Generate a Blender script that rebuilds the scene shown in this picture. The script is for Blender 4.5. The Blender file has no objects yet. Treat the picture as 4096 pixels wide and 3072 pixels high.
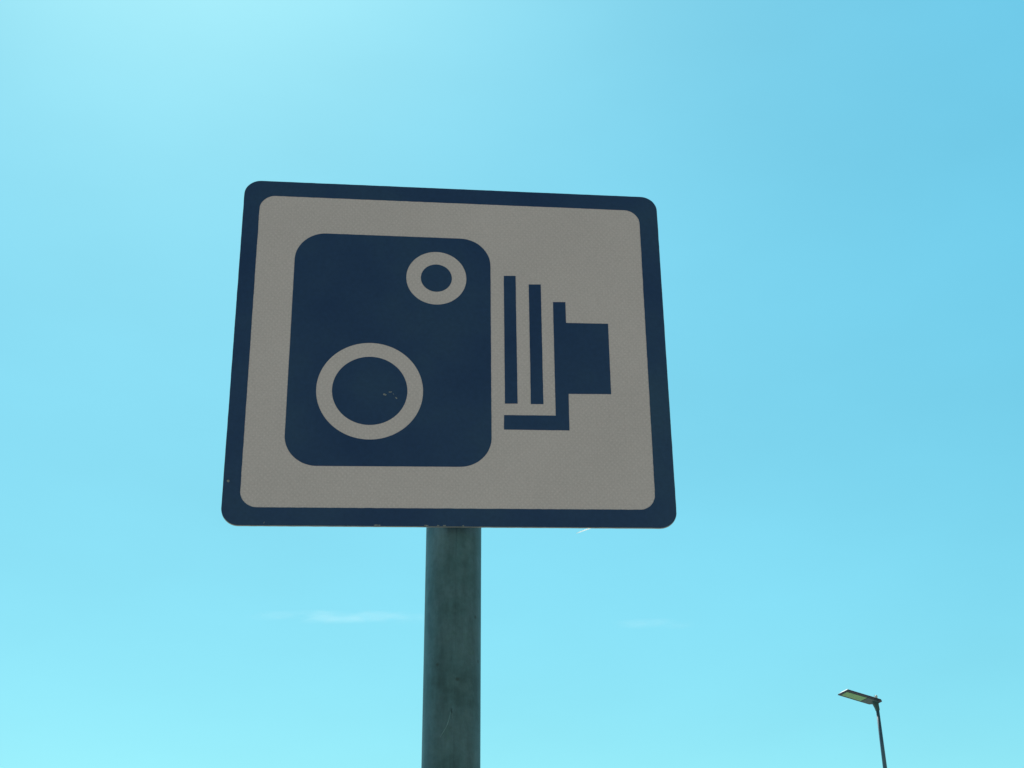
import bpy, bmesh, math, random
from mathutils import Vector, Matrix, noise

random.seed(7)
SC = bpy.context.scene
COL = SC.collection
S = 0.315                 # half width of the sign face in metres (0.63 m wide sign)
ZC = 2.625827             # height of the sign's centre above the ground

# ------------------------------------------------------------------ camera
cam_d = bpy.data.cameras.new('camera')
cam = bpy.data.objects.new('camera', cam_d)
COL.objects.link(cam)
cam_d.sensor_width = 36.0
cam_d.lens = 36.0 * 6000.0 / 4096.0
cam_d.clip_start = 0.05
cam_d.clip_end = 40000.0
right = Vector((0.995527, -0.0929818, -0.0167448))
down = Vector((0.0244521, 0.4247738, -0.9049692))
fwd = Vector((0.0912585, 0.9005118, 0.4251474))
m = Matrix.Identity(4)
for i in range(3):
    m[i][0], m[i][1], m[i][2] = right[i], -down[i], -fwd[i]
m.translation = Vector((-0.1107566, -1.9508962, 1.65))
cam.matrix_world = m
SC.camera = cam

# ------------------------------------------------------------------ sky and sun
SUN_EL, SUN_AZ = 50.0, -10.5          # azimuth measured from +y towards +x
world = bpy.data.worlds.new('World')
SC.world = world
world.use_nodes = True
wn, wl = world.node_tree.nodes, world.node_tree.links
wn.clear()
sky = wn.new('ShaderNodeTexSky')
sky.sky_type = 'NISHITA'
sky.sun_disc = False
sky.sun_elevation = math.radians(SUN_EL)
sky.sun_rotation = math.radians(SUN_AZ)
sky.altitude = 60.0
sky.air_density = 1.3
sky.dust_density = 0.6
sky.ozone_density = 1.0
tint = wn.new('ShaderNodeMix')
tint.data_type = 'RGBA'; tint.blend_type = 'MULTIPLY'
tint.inputs['Factor'].default_value = 1.0
tint.inputs[7].default_value = (0.42, 0.581, 0.42, 1.0)
bg = wn.new('ShaderNodeBackground')
bg.inputs['Strength'].default_value = 0.12
wo = wn.new('ShaderNodeOutputWorld')
wl.new(sky.outputs['Color'], tint.inputs[6])
# cyan light added to the sunward sky, flattening its gradient; fades behind the viewer
wtc = wn.new('ShaderNodeTexCoord')
wdot = wn.new('ShaderNodeVectorMath'); wdot.operation = 'DOT_PRODUCT'
wdot.inputs[1].default_value = (math.sin(math.radians(SUN_AZ)), math.cos(math.radians(SUN_AZ)), 0.0)
wmap = wn.new('ShaderNodeMapRange'); wmap.interpolation_type = 'SMOOTHSTEP'
wmap.inputs[1].default_value = -0.1; wmap.inputs[2].default_value = 0.55
wl.new(wtc.outputs['Generated'], wdot.inputs[0])
wl.new(wdot.outputs['Value'], wmap.inputs[0])
sky_add = wn.new('ShaderNodeMix'); sky_add.data_type = 'RGBA'; sky_add.blend_type = 'ADD'
sky_add.inputs[7].default_value = (0.020 / 0.12, 0.316 / 0.12, 0.509 / 0.12, 1.0)
wl.new(wmap.outputs[0], sky_add.inputs['Factor'])
wl.new(tint.outputs[2], sky_add.inputs[6])
# very faint unevenness of the sky colour
wmp = wn.new('ShaderNodeMapping'); wmp.inputs['Scale'].default_value = (2.2, 2.2, 5.0)
wmp.inputs['Rotation'].default_value = (0.0, math.radians(25), 0.0)
wnz = wn.new('ShaderNodeTexNoise'); wnz.inputs['Scale'].default_value = 1.6; wnz.inputs['Detail'].default_value = 5.0
wnm = wn.new('ShaderNodeMapRange')
wnm.inputs[1].default_value = 0.3; wnm.inputs[2].default_value = 0.7
wnm.inputs[3].default_value = 0.965; wnm.inputs[4].default_value = 1.03
wmu = wn.new('ShaderNodeMix'); wmu.data_type = 'RGBA'; wmu.blend_type = 'MULTIPLY'
wmu.inputs['Factor'].default_value = 1.0
wl.new(wtc.outputs['Generated'], wmp.inputs['Vector'])
wl.new(wmp.outputs['Vector'], wnz.inputs['Vector'])
wl.new(wnz.outputs['Fac'], wnm.inputs[0])
wl.new(sky_add.outputs[2], wmu.inputs[6])
wl.new(wnm.outputs[0], wmu.inputs[7])
wl.new(wmu.outputs[2], bg.inputs['Color'])
wl.new(bg.outputs['Background'], wo.inputs['Surface'])

sun_d = bpy.data.lights.new('sun', 'SUN')
sun_d.energy = 4.6
sun_d.angle = math.radians(0.5)
sun_d.color = (1.0, 0.94, 0.85)
sun = bpy.data.objects.new('sun', sun_d)
COL.objects.link(sun)
a, e = math.radians(SUN_AZ), math.radians(SUN_EL)
sun_dir = Vector((math.sin(a) * math.cos(e), math.cos(a) * math.cos(e), math.sin(e)))
sun.rotation_euler = sun_dir.to_track_quat('Z', 'Y').to_euler()
sun.location = sun_dir * 60

SC.view_settings.view_transform = 'Standard'
SC.view_settings.look = 'None'
SC.view_settings.gamma = 1.0
SC.view_settings.use_curve_mapping = False
SC.view_settings.exposure = 0.0
SC.cycles.volume_step_rate = 1.0


# ------------------------------------------------------------------ helpers
def link(name, me, mat, parent=None, smooth=False):
    o = bpy.data.objects.new(name, me)
    COL.objects.link(o)
    if mat:
        me.materials.clear(); me.materials.append(mat)
    if parent:
        o.parent = parent
        o.matrix_parent_inverse = Matrix.Translation(-world_loc(parent))
    if smooth:
        for p in me.polygons:
            p.use_smooth = True
    return o


def world_loc(o):
    v = Vector((0, 0, 0))
    while o:
        v = v + o.location
        o = None if o.parent is None else None
    return v


def from_bm(name, bm, mat, parent=None, smooth=False):
    me = bpy.data.meshes.new(name)
    bmesh.ops.recalc_face_normals(bm, faces=bm.faces)
    bm.to_mesh(me); bm.free()
    return link(name, me, mat, parent, smooth)


def thing(name, label, cat, loc):
    o = bpy.data.objects.new(name, None)
    COL.objects.link(o)
    o.location = loc
    o.empty_display_size = 0.2
    o['label'] = label; o['category'] = cat
    return o


def tag(o, label, cat, group=None):
    o['label'] = label; o['category'] = cat
    if group:
        o['group'] = group


def circle_pts(cx, cy, r, n=96):
    return [(cx + r * math.cos(2 * math.pi * i / n), cy + r * math.sin(2 * math.pi * i / n)) for i in range(n)]


def rounded(corners, r, n=14):
    """corners of a quad, counter-clockwise, rounded with radius r."""
    out = []
    k = len(corners)
    for i in range(k):
        p = Vector(corners[i]); a_ = Vector(corners[i - 1]); b_ = Vector(corners[(i + 1) % k])
        u = (a_ - p).normalized(); v = (b_ - p).normalized()
        ang = u.angle(v)
        t = r / math.tan(ang / 2)
        c = p + (u + v).normalized() * (r / math.sin(ang / 2))
        s, f = p + u * t - c, p + v * t - c
        a0 = math.atan2(s.y, s.x); a1 = math.atan2(f.y, f.x)
        d = (a1 - a0 + math.pi) % (2 * math.pi) - math.pi
        for j in range(n + 1):
            w = a0 + d * j / n
            out.append((c.x + r * math.cos(w), c.y + r * math.sin(w)))
    return out


def dense(poly, step):
    out = []
    for i in range(len(poly)):
        p, q = Vector(poly[i]), Vector(poly[(i + 1) % len(poly)])
        n = max(1, int((q - p).length / step))
        for j in range(n):
            out.append(tuple(p.lerp(q, j / n)))
    return out


def ragged(poly, amp, seed, step=0.012):
    """a knife-cut edge: fraction-of-a-millimetre wobble along the outline."""
    out = []
    for x, y in dense(poly, step):
        n1 = noise.noise(Vector((x * 23 + seed, y * 23, seed * 1.7)))
        n2 = noise.noise(Vector((x * 71 + seed, y * 71, seed * 2.3)))
        k = amp * (n1 + 0.7 * n2)
        m2 = noise.noise(Vector((x * 29 - seed, y * 29, 5.1 + seed)))
        out.append((x + k, y + amp * m2))
    return out


def sheet(name, outer, holes, y_front, thick, mat, parent):
    """flat film or plate in the sign plane: polygon with holes, real thickness."""
    cu = bpy.data.curves.new(name + '_outline', 'CURVE')
    cu.dimensions = '2D'; cu.fill_mode = 'BOTH'
    cu.extrude = thick / 2
    for loop in [outer] + holes:
        sp = cu.splines.new('POLY')
        sp.points.add(len(loop) - 1)
        for i, (x, y) in enumerate(loop):
            sp.points[i].co = (x * S, y * S, 0, 1)
        sp.use_cyclic_u = True
    tmp = bpy.data.objects.new(name + '_tmp', cu)
    COL.objects.link(tmp)
    dg = bpy.context.evaluated_depsgraph_get()
    dg.update()
    me = bpy.data.meshes.new_from_object(tmp.evaluated_get(dg))
    bpy.data.objects.remove(tmp); bpy.data.curves.remove(cu)
    me.name = name
    me.transform(Matrix.Translation((0, y_front + thick / 2, ZC)) @ Matrix.Rotation(math.radians(90), 4, 'X'))
    return link(name, me, mat, parent)


def ring_verts(bm, c, axis, r, n):
    z = axis.normalized()
    x = z.orthogonal().normalized() if abs(z.z) < 0.9 else Vector((1, 0, 0)) - z * z.x
    x.normalize(); y = z.cross(x)
    return [bm.verts.new(c + x * (r * math.cos(2 * math.pi * i / n)) + y * (r * math.sin(2 * math.pi * i / n))) for i in range(n)]


def tube(pts, radii, n=32, caps=True):
    bm = bmesh.new()
    rings = []
    for i, p in enumerate(pts):
        d = (pts[min(i + 1, len(pts) - 1)] - pts[max(i - 1, 0)])
        rings.append(ring_verts(bm, p, d, radii[i], n))
    for A, B in zip(rings, rings[1:]):
        for i in range(n):
            bm.faces.new((A[i], A[(i + 1) % n], B[(i + 1) % n], B[i]))
    if caps:
        bm.faces.new(rings[0]); bm.faces.new(rings[-1])
    return bm


def loft(sections, caps=True):
    """join equal-length closed loops of 3-D points."""
    bm = bmesh.new()
    rings = [[bm.verts.new(p) for p in s] for s in sections]
    n = len(rings[0])
    for A, B in zip(rings, rings[1:]):
        for i in range(n):
            bm.faces.new((A[i], A[(i + 1) % n], B[(i + 1) % n], B[i]))
    if caps:
        bm.faces.new(rings[0]); bm.faces.new(rings[-1])
    return bm


def box(bm, lo, hi):
    vs = [bm.verts.new((x, y, z)) for x in (lo[0], hi[0]) for y in (lo[1], hi[1]) for z in (lo[2], hi[2])]
    for f in ((0, 1, 3, 2), (4, 6, 7, 5), (0, 4, 5, 1), (2, 3, 7, 6), (0, 2, 6, 4), (1, 5, 7, 3)):
        bm.faces.new([vs[i] for i in f])


# ------------------------------------------------------------------ materials
def mat_new(name):
    mt = bpy.data.materials.new(name)
    mt.use_nodes = True
    nt = mt.node_tree
    return mt, nt.nodes, nt.links, nt.nodes['Principled BSDF']


def N(nodes, t, **kw):
    n = nodes.new(t)
    for k, v in kw.items():
        setattr(n, k, v)
    return n


def coords(nodes, links, scale=(1, 1, 1)):
    tc = nodes.new('ShaderNodeTexCoord')
    mp = nodes.new('ShaderNodeMapping')
    mp.inputs['Scale'].default_value = scale
    links.new(tc.outputs['Object'], mp.inputs['Vector'])
    return mp.outputs['Vector']


def noise_tex(nodes, links, vec, scale, detail=4, rough=0.55):
    t = nodes.new('ShaderNodeTexNoise')
    t.inputs['Scale'].default_value = scale
    t.inputs['Detail'].default_value = detail
    t.inputs['Roughness'].default_value = rough
    links.new(vec, t.inputs['Vector'])
    return t.outputs['Fac']


def ramp(nodes, links, fac, stops):
    r = nodes.new('ShaderNodeValToRGB')
    el = r.color_ramp.elements
    while len(el) > 1:
        el.remove(el[-1])
    el[0].position, el[0].color = stops[0][0], (*stops[0][1], 1)
    for p, c in stops[1:]:
        n = el.new(p); n.color = (*c, 1)
    links.new(fac, r.inputs['Fac'])
    return r.outputs['Color']


def mixc(nodes, links, fac, A, B, mode='MIX'):
    mx = N(nodes, 'ShaderNodeMix', data_type='RGBA', blend_type=mode)
    for sock, v in ((mx.inputs['Factor'], fac), (mx.inputs[6], A), (mx.inputs[7], B)):
        if isinstance(v, (int, float)):
            sock.default_value = v
        elif isinstance(v, tuple):
            sock.default_value = (*v, 1)
        else:
            links.new(v, sock)
    return mx.outputs[2]


def math_n(nodes, links, op, a_, b_=None):
    mm = N(nodes, 'ShaderNodeMath', operation=op)
    for i, v in enumerate((a_, b_)):
        if v is None:
            continue
        if isinstance(v, (int, float)):
            mm.inputs[i].default_value = v
        else:
            links.new(v, mm.inputs[i])
    return mm.outputs[0]


WHITE = (0.76, 0.655, 0.695)
# retroreflective sheeting: staggered rows of tiny bright cells
M_white, nn, ll, bs = mat_new('reflective_white_sheeting')
v = coords(nn, ll)
sx = N(nn, 'ShaderNodeSeparateXYZ'); ll.new(v, sx.inputs[0])
cx = math_n(nn, ll, 'COSINE', math_n(nn, ll, 'MULTIPLY', sx.outputs['X'], 2 * math.pi / 0.0076))
cz = math_n(nn, ll, 'COSINE', math_n(nn, ll, 'MULTIPLY', sx.outputs['Z'], 2 * math.pi / 0.0084))
cell = math_n(nn, ll, 'MULTIPLY', cx, cz)
cell = math_n(nn, ll, 'POWER', math_n(nn, ll, 'MAXIMUM', cell, 0.0), 2.0)
grain = noise_tex(nn, ll, v, 420.0, 2, 0.6)
cell = math_n(nn, ll, 'MULTIPLY', cell, grain)
broad = noise_tex(nn, ll, v, 7.0, 3, 0.5)
basec = ramp(nn, ll, broad, [(0.3, tuple(c * 0.96 for c in WHITE)), (0.7, tuple(c * 1.03 for c in WHITE))])
grainc = ramp(nn, ll, grain, [(0.25, (0.90, 0.90, 0.90)), (0.75, (1.07, 1.07, 1.07))])
basec = mixc(nn, ll, 1.0, basec, grainc, 'MULTIPLY')
basec = mixc(nn, ll, math_n(nn, ll, 'MULTIPLY', cell, 0.9), basec, (0.90, 0.80, 0.84))
ll.new(basec, bs.inputs['Base Color'])
bs.inputs['Roughness'].default_value = 0.42
bs.inputs['Specular IOR Level'].default_value = 0.35

# dark navy overlay film
M_navy, nn, ll, bs = mat_new('dark_navy_film')
v = coords(nn, ll)
f1 = noise_tex(nn, ll, v, 5.0, 4, 0.6)
f2 = noise_tex(nn, ll, v, 160.0, 3, 0.6)
c1 = ramp(nn, ll, f1, [(0.28, (0.020, 0.051, 0.155)), (0.5, (0.028, 0.066, 0.172)), (0.72, (0.037, 0.084, 0.176))])
c2 = ramp(nn, ll, f2, [(0.3, (0.92, 0.92, 0.92)), (0.7, (1.08, 1.08, 1.08))])
ll.new(mixc(nn, ll, 1.0, c1, c2, 'MULTIPLY'), bs.inputs['Base Color'])
bs.inputs['Roughness'].default_value = 0.32
bs.inputs['Specular IOR Level'].default_value = 0.4

# bare aluminium plate
M_alu, nn, ll, bs = mat_new('weathered_aluminium')
v = coords(nn, ll, (1, 1, 1))
f1 = noise_tex(nn, ll, v, 40.0, 5, 0.6)
ll.new(ramp(nn, ll, f1, [(0.3, (0.26, 0.30, 0.31)), (0.7, (0.40, 0.45, 0.47))]), bs.inputs['Base Color'])
bs.inputs['Metallic'].default_value = 0.7
bs.inputs['Roughness'].default_value = 0.55

# bare specks where the film is chipped
M_chip, nn, ll, bs = mat_new('chipped_film')
v = coords(nn, ll)
f1 = noise_tex(nn, ll, v, 300.0, 3, 0.6)
ll.new(ramp(nn, ll, f1, [(0.3, (0.20, 0.22, 0.24)), (0.7, (0.34, 0.36, 0.38))]), bs.inputs['Base Color'])
bs.inputs['Roughness'].default_value = 0.6

# galvanised steel pole, weathered and slightly green
M_galv, nn, ll, bs = mat_new('galvanised_steel')
v = coords(nn, ll)
vs = coords(nn, ll, (1, 1, 0.16))
big = noise_tex(nn, ll, v, 15.0, 5, 0.66)
streak = noise_tex(nn, ll, vs, 70.0, 4, 0.6)
fine = noise_tex(nn, ll, v, 140.0, 4, 0.65)
blot = noise_tex(nn, ll, v, 34.0, 3, 0.5)
c = ramp(nn, ll, big, [(0.30, (0.050, 0.118, 0.140)), (0.46, (0.072, 0.162, 0.196)), (0.60, (0.092, 0.184, 0.226)), (0.72, (0.070, 0.168, 0.172))])
c = mixc(nn, ll, 1.0, c, ramp(nn, ll, streak, [(0.3, (0.80, 0.80, 0.80)), (0.7, (1.18, 1.18, 1.18))]), 'MULTIPLY')
c = mixc(nn, ll, 1.0, c, ramp(nn, ll, fine, [(0.3, (0.88, 0.88, 0.88)), (0.7, (1.12, 1.12, 1.12))]), 'MULTIPLY')
c = mixc(nn, ll, ramp(nn, ll, blot, [(0.54, (0, 0, 0)), (0.66, (0.4, 0.4, 0.4))]), c, (0.112, 0.220, 0.256))
vor = N(nn, 'ShaderNodeTexVoronoi'); vor.inputs['Scale'].default_value = 24.0
ll.new(v, vor.inputs['Vector'])
c = mixc(nn, ll, ramp(nn, ll, vor.outputs['Distance'], [(0.03, (0.6, 0.6, 0.6)), (0.085, (0, 0, 0))]), c, (0.03, 0.05, 0.045))
ll.new(c, bs.inputs['Base Color'])
bs.inputs['Metallic'].default_value = 0.25
rr = nn.new('ShaderNodeMapRange')
rr.inputs[3].default_value = 0.45; rr.inputs[4].default_value = 0.7
ll.new(fine, rr.inputs[0]); ll.new(rr.outputs[0], bs.inputs['Roughness'])
bp = nn.new('ShaderNodeBump'); bp.inputs['Strength'].default_value = 0.25; bp.inputs['Distance'].default_value = 0.0008
ll.new(fine, bp.inputs['Height']); ll.new(bp.outputs['Normal'], bs.inputs['Normal'])


def plain(name, lo, hi, scale, rough, metal=0.0):
    mt, n_, l_, b_ = mat_new(name)
    vv = coords(n_, l_)
    f = noise_tex(n_, l_, vv, scale, 4, 0.6)
    l_.new(ramp(n_, l_, f, [(0.3, lo), (0.7, hi)]), b_.inputs['Base Color'])
    b_.inputs['Roughness'].default_value = rough
    b_.inputs['Metallic'].default_value = metal
    return mt


M_scratch = plain('bare_zinc_scratch', (0.13, 0.26, 0.30), (0.18, 0.33, 0.38), 200, 0.5, 0.3)
M_column = plain('blue_grey_column_paint', (0.080, 0.160, 0.240), (0.110, 0.195, 0.270), 5, 0.5, 0.2)
M_frame = plain('dark_lamp_frame', (0.006, 0.022, 0.052), (0.012, 0.032, 0.066), 20, 0.5)
M_cover = plain('grey_driver_cover', (0.036, 0.110, 0.125), (0.046, 0.130, 0.145), 12, 0.5)
M_housing = plain('pale_lamp_housing', (0.70, 0.70, 0.68), (0.78, 0.78, 0.76), 8, 0.45)
M_lens = plain('yellow_green_lamp_glass', (0.105, 0.42, 0.15), (0.150, 0.52, 0.21), 9, 0.25)
M_black = plain('black_plastic', (0.010, 0.012, 0.014), (0.02, 0.022, 0.024), 60, 0.45)

M_ground, nn, ll, bs = mat_new('buff_paving')
v = coords(nn, ll)
f1 = noise_tex(nn, ll, v, 0.08, 6, 0.6)
f2 = noise_tex(nn, ll, v, 14.0, 6, 0.7)
c = ramp(nn, ll, f1, [(0.35, (0.35, 0.295, 0.262)), (0.65, (0.43, 0.365, 0.328))])
c = mixc(nn, ll, 1.0, c, ramp(nn, ll, f2, [(0.3, (0.65, 0.68, 0.6)), (0.7, (1.2, 1.18, 1.15))]), 'MULTIPLY')
ll.new(c, bs.inputs['Base Color'])
bs.inputs['Roughness'].default_value = 0.9

# ------------------------------------------------------------------ ground
bm = bmesh.new()
R_G = 30000.0
rad = [0.0, 4, 12, 40, 150, 600, 2500, 9000, R_G]
prev = None
center = bm.verts.new((0, 0, 0))
for r in rad[1:]:
    cur = [bm.verts.new((r * math.cos(2 * math.pi * i / 48), r * math.sin(2 * math.pi * i / 48), 0)) for i in range(48)]
    for i in range(48):
        j = (i + 1) % 48
        if prev is None:
            bm.faces.new((center, cur[i], cur[j]))
        else:
            bm.faces.new((prev[i], cur[i], cur[j], prev[j]))
    prev = cur
ground = from_bm('ground', bm, M_ground)
ground['kind'] = 'structure'

# ------------------------------------------------------------------ the sign
POLE_TOP_X, POLE_LEAN = 0.0062, (0.0062 - 0.0022) / (2.3739 - 2.035)
POLE_Y, POLE_R = 0.058, 0.0390


def pole_at(z):
    return Vector((POLE_TOP_X + (z - 2.3739) * POLE_LEAN, POLE_Y, z))


sign = thing('road_sign', 'white and navy rectangular speed camera sign on a grey green steel pole', 'road sign', pole_at(0.0))

zs = [0.0 + i * 0.13 for i in range(21)] + [2.80]
pole = from_bm('pole', tube([pole_at(z) for z in zs], [POLE_R] * len(zs), 64, caps=True), M_galv, sign, True)
for p in pole.data.polygons:
    if len(p.vertices) > 4:
        p.use_smooth = False
# plastic cap hidden behind the sign
cap = tube([pole_at(2.801), pole_at(2.815), pole_at(2.823)], [POLE_R + 0.002, POLE_R + 0.002, POLE_R * 0.8], 48)
from_bm('pole_cap', cap, M_black, pole, True)
# weld seam running down the front of the tube
sp, sr = [], []
for i in range(60):
    z = 0.02 + i * (2.34 / 59)
    c0 = pole_at(z)
    ang = math.radians(-90 + 3.0 + 0.5 * math.sin(i * 0.6))
    sp.append(c0 + Vector((math.cos(ang) * (POLE_R - 0.0004), math.sin(ang) * (POLE_R - 0.0004), 0)))
    sr.append(0.00055)
from_bm('weld_seam', tube(sp, sr, 8), M_galv, pole, True)


def on_pole(px, z, lift=0.0):
    """px: fraction of the radius across the front, -1 left .. 1 right"""
    c0 = pole_at(z)
    x = px * POLE_R
    return c0 + Vector((x, -math.sqrt(POLE_R ** 2 - x * x) - lift, 0))


scr = [(-0.42, 2.068), (-0.30, 2.076), (-0.20, 2.083), (-0.13, 2.092), (-0.09, 2.100), (-0.07, 2.105), (-0.04, 2.098), (-0.02, 2.092)]
pts = [on_pole(a_, z, 0.0001) for a_, z in scr]
from_bm('scratch', tube(pts, [0.0003, 0.0005, 0.0006, 0.0006, 0.0007, 0.0006, 0.0004, 0.0003], 6), M_scratch, pole, True)

OUT = [(-0.9999, -0.8800), (1.0027, -0.8600), (1.0061, 0.8620), (-0.9940, 0.8765)]
INN = [(-0.9229, -0.7958), (0.9095, -0.7755), (0.9158, 0.7808), (-0.9175, 0.7925)]
BODY = [(-0.7440, -0.5985), (0.1786, -0.5852), (0.1845, 0.5886), (-0.7390, 0.5940)]


def inset(poly, d):
    c_ = Vector((sum(p[0] for p in poly) / len(poly), sum(p[1] for p in poly) / len(poly)))
    return [(p[0] - math.copysign(d, p[0] - c_.x), p[1] - math.copysign(d, p[1] - c_.y)) for p in poly]


plate = sheet('sign_plate', ragged(rounded(OUT, 0.078), 0.0006, 1), [], 0.0010, 0.0030, M_alu, sign)
bv = plate.modifiers.new('edge', 'BEVEL'); bv.width = 0.0003; bv.segments = 2; bv.limit_method = 'ANGLE'
panel = sheet('white_panel', rounded(inset(OUT, 0.006), 0.074), [], 0.0006, 0.0004, M_white, sign)
border = sheet('dark_border', ragged(rounded(inset(OUT, 0.0015), 0.077), 0.0012, 3), [ragged(rounded(INN, 0.074), 0.0009, 9)],
               0.0003, 0.0003, M_navy, sign)

BIG = (-0.3722, -0.2234, 0.2414, 0.1704)
SMALL = (-0.0732, 0.3697, 0.1418, 0.0735)
body = sheet('camera_body', ragged(rounded(BODY, 0.145, 24), 0.0005, 5),
             [circle_pts(BIG[0], BIG[1], BIG[2], 128), circle_pts(SMALL[0], SMALL[1], SMALL[2], 128)],
             0.0003, 0.0003, M_navy, sign)
body['label'] = 'dark rounded camera body of the pictogram'
for (x0, y0, ro, ri), lab in ((BIG, 'large lens ring at the bottom'), (SMALL, 'small lens ring at the top')):
    ring = sheet('lens_ring', circle_pts(x0, y0, ro - 0.0004, 128), [circle_pts(x0, y0, ri, 128)], 0.00045, 0.00015, M_white, body)
    ring['label'] = lab
    sheet('lens_center', circle_pts(x0, y0, ri - 0.0003, 96), [], 0.0003, 0.0003, M_navy, body)

BAR1 = [(0.2423, -0.2729), (0.3002, -0.2715), (0.3027, 0.3951), (0.2464, 0.3931)]
BAR2 = [(0.3610, -0.2723), (0.4186, -0.2709), (0.4221, 0.3523), (0.3645, 0.3503)]
BACK = [(0.4776, 0.2594), (0.4736, -0.3273), (0.2370, -0.3302), (0.2360, -0.4017), (0.5342, -0.3995), (0.5364, -0.2162),
        (0.7340, -0.2128), (0.7356, 0.1522), (0.5366, 0.1504), (0.5367, 0.2614)]
for k, b_ in enumerate((BAR1, BAR2)):
    sheet('bellows_bar', ragged(b_, 0.0005, 11 + k), [], 0.0003, 0.0003, M_navy, sign)
sheet('camera_back', ragged(BACK, 0.0005, 17), [], 0.0003, 0.0003, M_navy, sign)

# chips in the film, each a small irregular bare spot
def chip(cx_, cy_, w, h, rot, seed, y=0.00012):
    rnd = random.Random(seed)
    n = 11
    pl = []
    for i in range(n):
        t = 2 * math.pi * i / n
        k = 0.65 + 0.5 * rnd.random()
        x, z = w * k * math.cos(t), h * k * math.sin(t)
        pl.append((cx_ + x * math.cos(rot) - z * math.sin(rot), cy_ + x * math.sin(rot) + z * math.cos(rot)))
    o = sheet('chip', pl, [], y, 0.0002, M_chip, border if abs(cx_) > 0.93 or cy_ < -0.8 else body)
    return o


chip(-0.3040, -0.2424, 0.0085, 0.0058, -0.5, 1)
chip(-0.2800, -0.2285, 0.0075, 0.0034, 0.1, 2)
chip(-0.2650, -0.2385, 0.0065, 0.0009, -0.9, 3)
chip(-0.2515, -0.2580, 0.0065, 0.0034, -0.85, 4)
chip(-0.9777, -0.6755, 0.0062, 0.0058, 0.4, 5)
chip(-0.8125, -0.8650, 0.0012, 0.0060, -0.3, 6)
for i, (x, w) in enumerate(((-0.330, 0.010), (-0.315, 0.006), (-0.110, 0.008), (-0.117, 0.005), (-0.060, 0.006), (-0.032, 0.007), (0.050, 0.004))):
    zz = -0.8800 + (x + 1.0) * 0.01 + 0.0045
    chip(x, zz, w, 0.0028, 0.0, 20 + i)

# two rails behind the plate and their pole clips
for zz in (0.50, -0.50):
    z = ZC + zz * S
    bm = bmesh.new()
    box(bm, (-0.27, 0.0041, z - 0.016), (0.27, 0.0061, z + 0.016))
    box(bm, (-0.27, 0.0062, z + 0.012), (0.27, 0.0150, z + 0.016))
    box(bm, (-0.27, 0.0062, z - 0.016), (0.27, 0.0150, z - 0.012))
    rail = from_bm('rail', bm, M_alu, sign)
    c0 = pole_at(z)
    n = 24
    prof = []
    for i in range(n + 1):
        t = math.radians(-35 + 250 * i / n)
        prof.append(c0 + Vector((math.cos(t), math.sin(t), 0)) * (POLE_R + 0.0006))
    outp = []
    for i in range(n + 1):
        t = math.radians(-35 + 250 * i / n)
        outp.append(c0 + Vector((math.cos(t), math.sin(t), 0)) * (POLE_R + 0.0026))
    secs = []
    for p_, q_ in zip(prof, outp):
        secs.append([p_ + Vector((0, 0, -0.012)), q_ + Vector((0, 0, -0.012)), q_ + Vector((0, 0, 0.012)), p_ + Vector((0, 0, 0.012))])
    from_bm('clip', loft(secs), M_alu, sign)

# pale loose strand poking out below the plate
M_strand, nn, ll, bs = mat_new('pale_strand')
v = coords(nn, ll)
f1 = noise_tex(nn, ll, v, 120.0, 3, 0.6)
ll.new(ramp(nn, ll, f1, [(0.3, (0.80, 0.82, 0.80)), (0.7, (0.9, 0.9, 0.88))]), bs.inputs['Base Color'])
bs.inputs['Roughness'].default_value = 0.35
tr = nn.new('ShaderNodeBsdfTranslucent'); tr.inputs['Color'].default_value = (0.97, 0.98, 0.97, 1)
ms = nn.new('ShaderNodeMixShader'); ms.inputs[0].default_value = 0.85
out = nn['Material Output']
ll.new(bs.outputs[0], ms.inputs[1]); ll.new(tr.outputs[0], ms.inputs[2]); ll.new(ms.outputs[0], out.inputs['Surface'])
a0 = Vector((0.668 * S, 0.0052, ZC - 0.8455 * S))
a1 = Vector((0.567 * S, 0.0060, ZC - 0.8790 * S))
a2 = Vector((0.550 * S, 0.0062, ZC - 0.8860 * S))
pts, rd = [], []
for i in range(14):
    t = i / 13
    p = a0.lerp(a1, t) + Vector((0, 0, 0.0007 * math.sin(t * 3.1)))
    pts.append(p); rd.append(0.00085 * (1 - 0.35 * t))
pts.append(a2); rd.append(0.00016)
strand = from_bm('loose_strand', tube(pts, rd, 8), M_strand, None, True)
tag(strand, 'thin pale loose strand hanging out below the bottom edge of the camera sign', 'strand')

# ------------------------------------------------------------------ street lamp
LT = Vector((11.1103, 30.1441, 9.0842))         # top of the column
LLEAN = (11.1201 - 11.1103) / (9.0842 - 7.8114)


def col_at(z):
    return Vector((LT.x + (LT.z - z) * LLEAN, LT.y, z))


lamp = thing('street_lamp', 'slim blue grey street lamp with a flat pale head in the distance', 'street lamp', col_at(0.0))
zz = [0.0, 0.3, 1.2, 1.25, 3, 5, 7, 8, LT.z]
rr_ = [0.100, 0.100, 0.098, 0.088, 0.078, 0.064, 0.0510, 0.0440, 0.0365]
from_bm('column', tube([col_at(z) for z in zz], rr_, 32), M_column, lamp, True)

PHI, TAU, ROL = math.radians(12.3), math.radians(12.4), math.radians(0.85)
L_, W_ = 0.842, 0.440
h = Vector((-math.cos(PHI) * math.cos(TAU), -math.sin(PHI) * math.cos(TAU), math.sin(TAU)))
s0 = Vector((math.sin(PHI), -math.cos(PHI), 0))
n0 = h.cross(s0)
if n0.z < 0:
    n0 = -n0
s_ = math.cos(ROL) * s0 + math.sin(ROL) * h.cross(s0)
n_ = h.cross(s_)
if n_.z < 0:
    n_ = -n_
O_ = LT + Vector((0.0028, 0.0, 0.1465))


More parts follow.
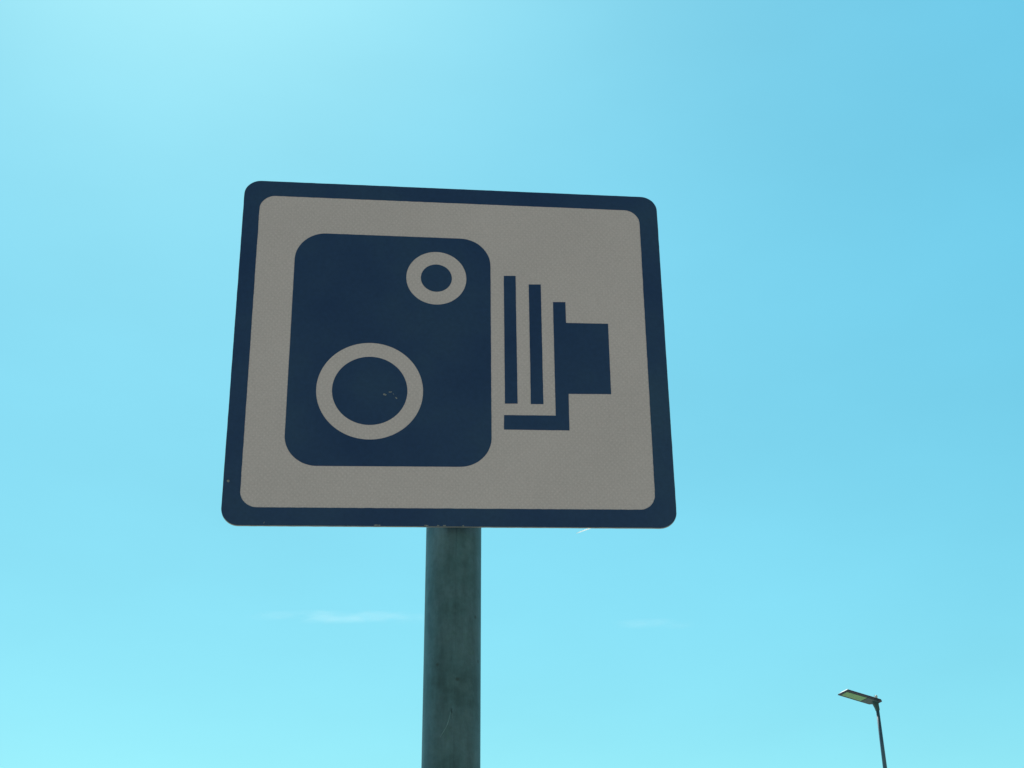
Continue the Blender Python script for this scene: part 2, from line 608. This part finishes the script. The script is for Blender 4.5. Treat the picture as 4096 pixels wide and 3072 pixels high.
def hp(u, w, t):
    """point in the lamp head: u along 0 rear..1 tip, w across -1..1 (1 = road side), t height above the underside"""
    return O_ + h * (u * L_) + s_ * (w * W_ / 2) + n_ * t


def slab(loop, levels):
    secs = []
    cu_ = sum(p[0] for p in loop) / len(loop)
    for t, du, dw in levels:
        secs.append([hp(cu_ + (u - cu_) * (1 - du), w * (1 - dw), t) for u, w in loop])
    return loft(secs)


HL = [(0.015, -0.62), (0.075, -1.0), (1.0, -1.0), (1.0, 1.0), (0.03, 1.0), (-0.05, 0.66), (-0.05, -0.25)]
head = from_bm('lamp_head', slab(HL, [(0.0, 0, 0), (0.022, 0, 0)]), M_frame, lamp)
# pale die-cast housing on top, sloping at the tip and rising towards the column
hs = from_bm('housing', slab([(0.03, -0.6), (0.08, -0.97), (0.995, -0.97), (0.995, 0.97), (0.04, 0.97), (-0.03, 0.62), (-0.03, -0.25)],
                             [(0.0222, 0, 0), (0.040, 0.022, 0.17), (0.066, 0.062, 0.46), (0.074, 0.14, 0.62)]), M_housing, head)
bm = slab([(0.02, -0.42), (0.30, -0.42), (0.30, 0.42), (0.02, 0.42)], [(0.062, 0, 0), (0.082, 0.12, 0.12), (0.086, 0.3, 0.3)])
from_bm('driver_box', bm, M_housing, head)
c0 = hp(0.12, 0.62, 0.03)
from_bm('photocell', tube([c0, c0 + n_ * 0.045, c0 + n_ * 0.075, c0 + n_ * 0.085], [0.030, 0.030, 0.026, 0.012], 20), M_housing, head, True)
c1_ = hp(0.19, 0.70, 0.03)
from_bm('bird_spike', tube([c1_, c1_ + n_ * 0.075], [0.005, 0.003], 8), M_black, head)
# glass and gear cover on the underside
GL = [(0.372, -0.72), (0.938, -0.70), (0.950, 0.52), (0.372, 0.58)]
from_bm('lamp_glass', slab(GL, [(-0.0060, 0.01, 0.01), (-0.0005, 0, 0)]), M_lens, head)
CV = [(0.03, -0.55), (0.09, -0.80), (0.355, -0.80), (0.355, 0.66), (0.05, 0.66), (0.0, 0.40), (0.0, -0.25)]
from_bm('gear_cover', slab(CV, [(-0.0080, 0.02, 0.02), (-0.0005, 0, 0)]), M_cover, head)
# wedge-shaped spigot between column and head
secs = []
for f, wx, dx in ((0.0, 0.040, 0.0), (0.25, 0.046, -0.004), (0.7, 0.060, -0.022), (1.0, 0.075, -0.036)):
    cc = LT.lerp(LT + Vector((-0.004, 0, 0.150)), f) + Vector((dx, 0, -0.02 * (1 - f)))
    secs.append([cc + Vector((x * wx, y * 0.045, 0.010 * (-x) * f)) for x, y in
                 ((-1, -0.6), (-0.7, -1), (0.7, -1), (1, -0.6), (1, 0.6), (0.7, 1), (-0.7, 1), (-1, 0.6))])
from_bm('bracket', loft(secs), M_cover, lamp)
from_bm('collar', tube([LT + Vector((0, 0, -0.030)), LT + Vector((0, 0, -0.012))], [0.0385, 0.0385], 24), M_cover, lamp, True)

# ------------------------------------------------------------------ two faint wisps of cloud, real volumes far away
def wisp(name, label, loc, size, dens, seed):
    bm = bmesh.new()
    bmesh.ops.create_icosphere(bm, subdivisions=4, radius=1.0)
    for vv in bm.verts:
        k = noise.noise(vv.co * 2.0 + Vector((seed, 0, 0)))
        vv.co *= 1 + 0.14 * k
        vv.co.x *= size[0]; vv.co.y *= size[1]; vv.co.z *= size[2]
        vv.co.z += size[2] * 0.5 * math.sin(vv.co.x / size[0] * 3.0 + seed)
    mt = bpy.data.materials.new(name + '_vapour'); mt.use_nodes = True
    n2, l2 = mt.node_tree.nodes, mt.node_tree.links
    n2.clear()
    tc = n2.new('ShaderNodeTexCoord')
    # fall-off towards the surface of the ellipsoid
    mp = n2.new('ShaderNodeMapping'); mp.inputs['Scale'].default_value = (1 / size[0], 1 / size[1], 1 / size[2])
    l2.new(tc.outputs['Object'], mp.inputs['Vector'])
    ln = N(n2, 'ShaderNodeVectorMath', operation='LENGTH'); l2.new(mp.outputs[0], ln.inputs[0])
    fall = n2.new('ShaderNodeMapRange'); fall.interpolation_type = 'SMOOTHSTEP'
    fall.inputs[1].default_value = 1.0; fall.inputs[2].default_value = 0.15
    fall.inputs[3].default_value = 0.0; fall.inputs[4].default_value = 1.0
    l2.new(ln.outputs['Value'], fall.inputs[0])
    mp2 = n2.new('ShaderNodeMapping'); mp2.inputs['Scale'].default_value = (1 / 130, 1 / 160, 1 / 8)
    mp2.inputs['Location'].default_value = (seed, seed * 2, 0)
    l2.new(tc.outputs['Object'], mp2.inputs['Vector'])
    tx = n2.new('ShaderNodeTexNoise'); tx.inputs['Scale'].default_value = 1.0; tx.inputs['Detail'].default_value = 4
    l2.new(mp2.outputs[0], tx.inputs['Vector'])
    nr = n2.new('ShaderNodeMapRange'); nr.inputs[1].default_value = 0.38; nr.inputs[2].default_value = 0.68
    l2.new(tx.outputs['Fac'], nr.inputs[0])
    mu = N(n2, 'ShaderNodeMath', operation='MULTIPLY'); l2.new(fall.outputs[0], mu.inputs[0]); l2.new(nr.outputs[0], mu.inputs[1])
    mu2 = N(n2, 'ShaderNodeMath', operation='MULTIPLY'); mu2.inputs[1].default_value = dens; l2.new(mu.outputs[0], mu2.inputs[0])
    pv = n2.new('ShaderNodeVolumePrincipled')
    pv.inputs['Color'].default_value = (0.98, 0.98, 0.98, 1)
    pv.inputs['Anisotropy'].default_value = 0.55
    l2.new(mu2.outputs[0], pv.inputs['Density'])
    om = n2.new('ShaderNodeOutputMaterial'); l2.new(pv.outputs[0], om.inputs['Volume'])
    o = from_bm(name, bm, mt, None, True)
    o.location = loc
    tag(o, label, 'cloud')
    return o


wisp('wispy_cloud', 'brighter thin white wisp of cloud left of the sign pole', (-95.0, 5997.0, 1760.0), (480.0, 130.0, 6.0), 0.0100, 3.0)
wisp('wispy_cloud', 'very faint short wisp of cloud right of the sign pole', (1160.0, 5890.0, 1713.0), (210.0, 100.0, 11.0), 0.0040, 8.0)
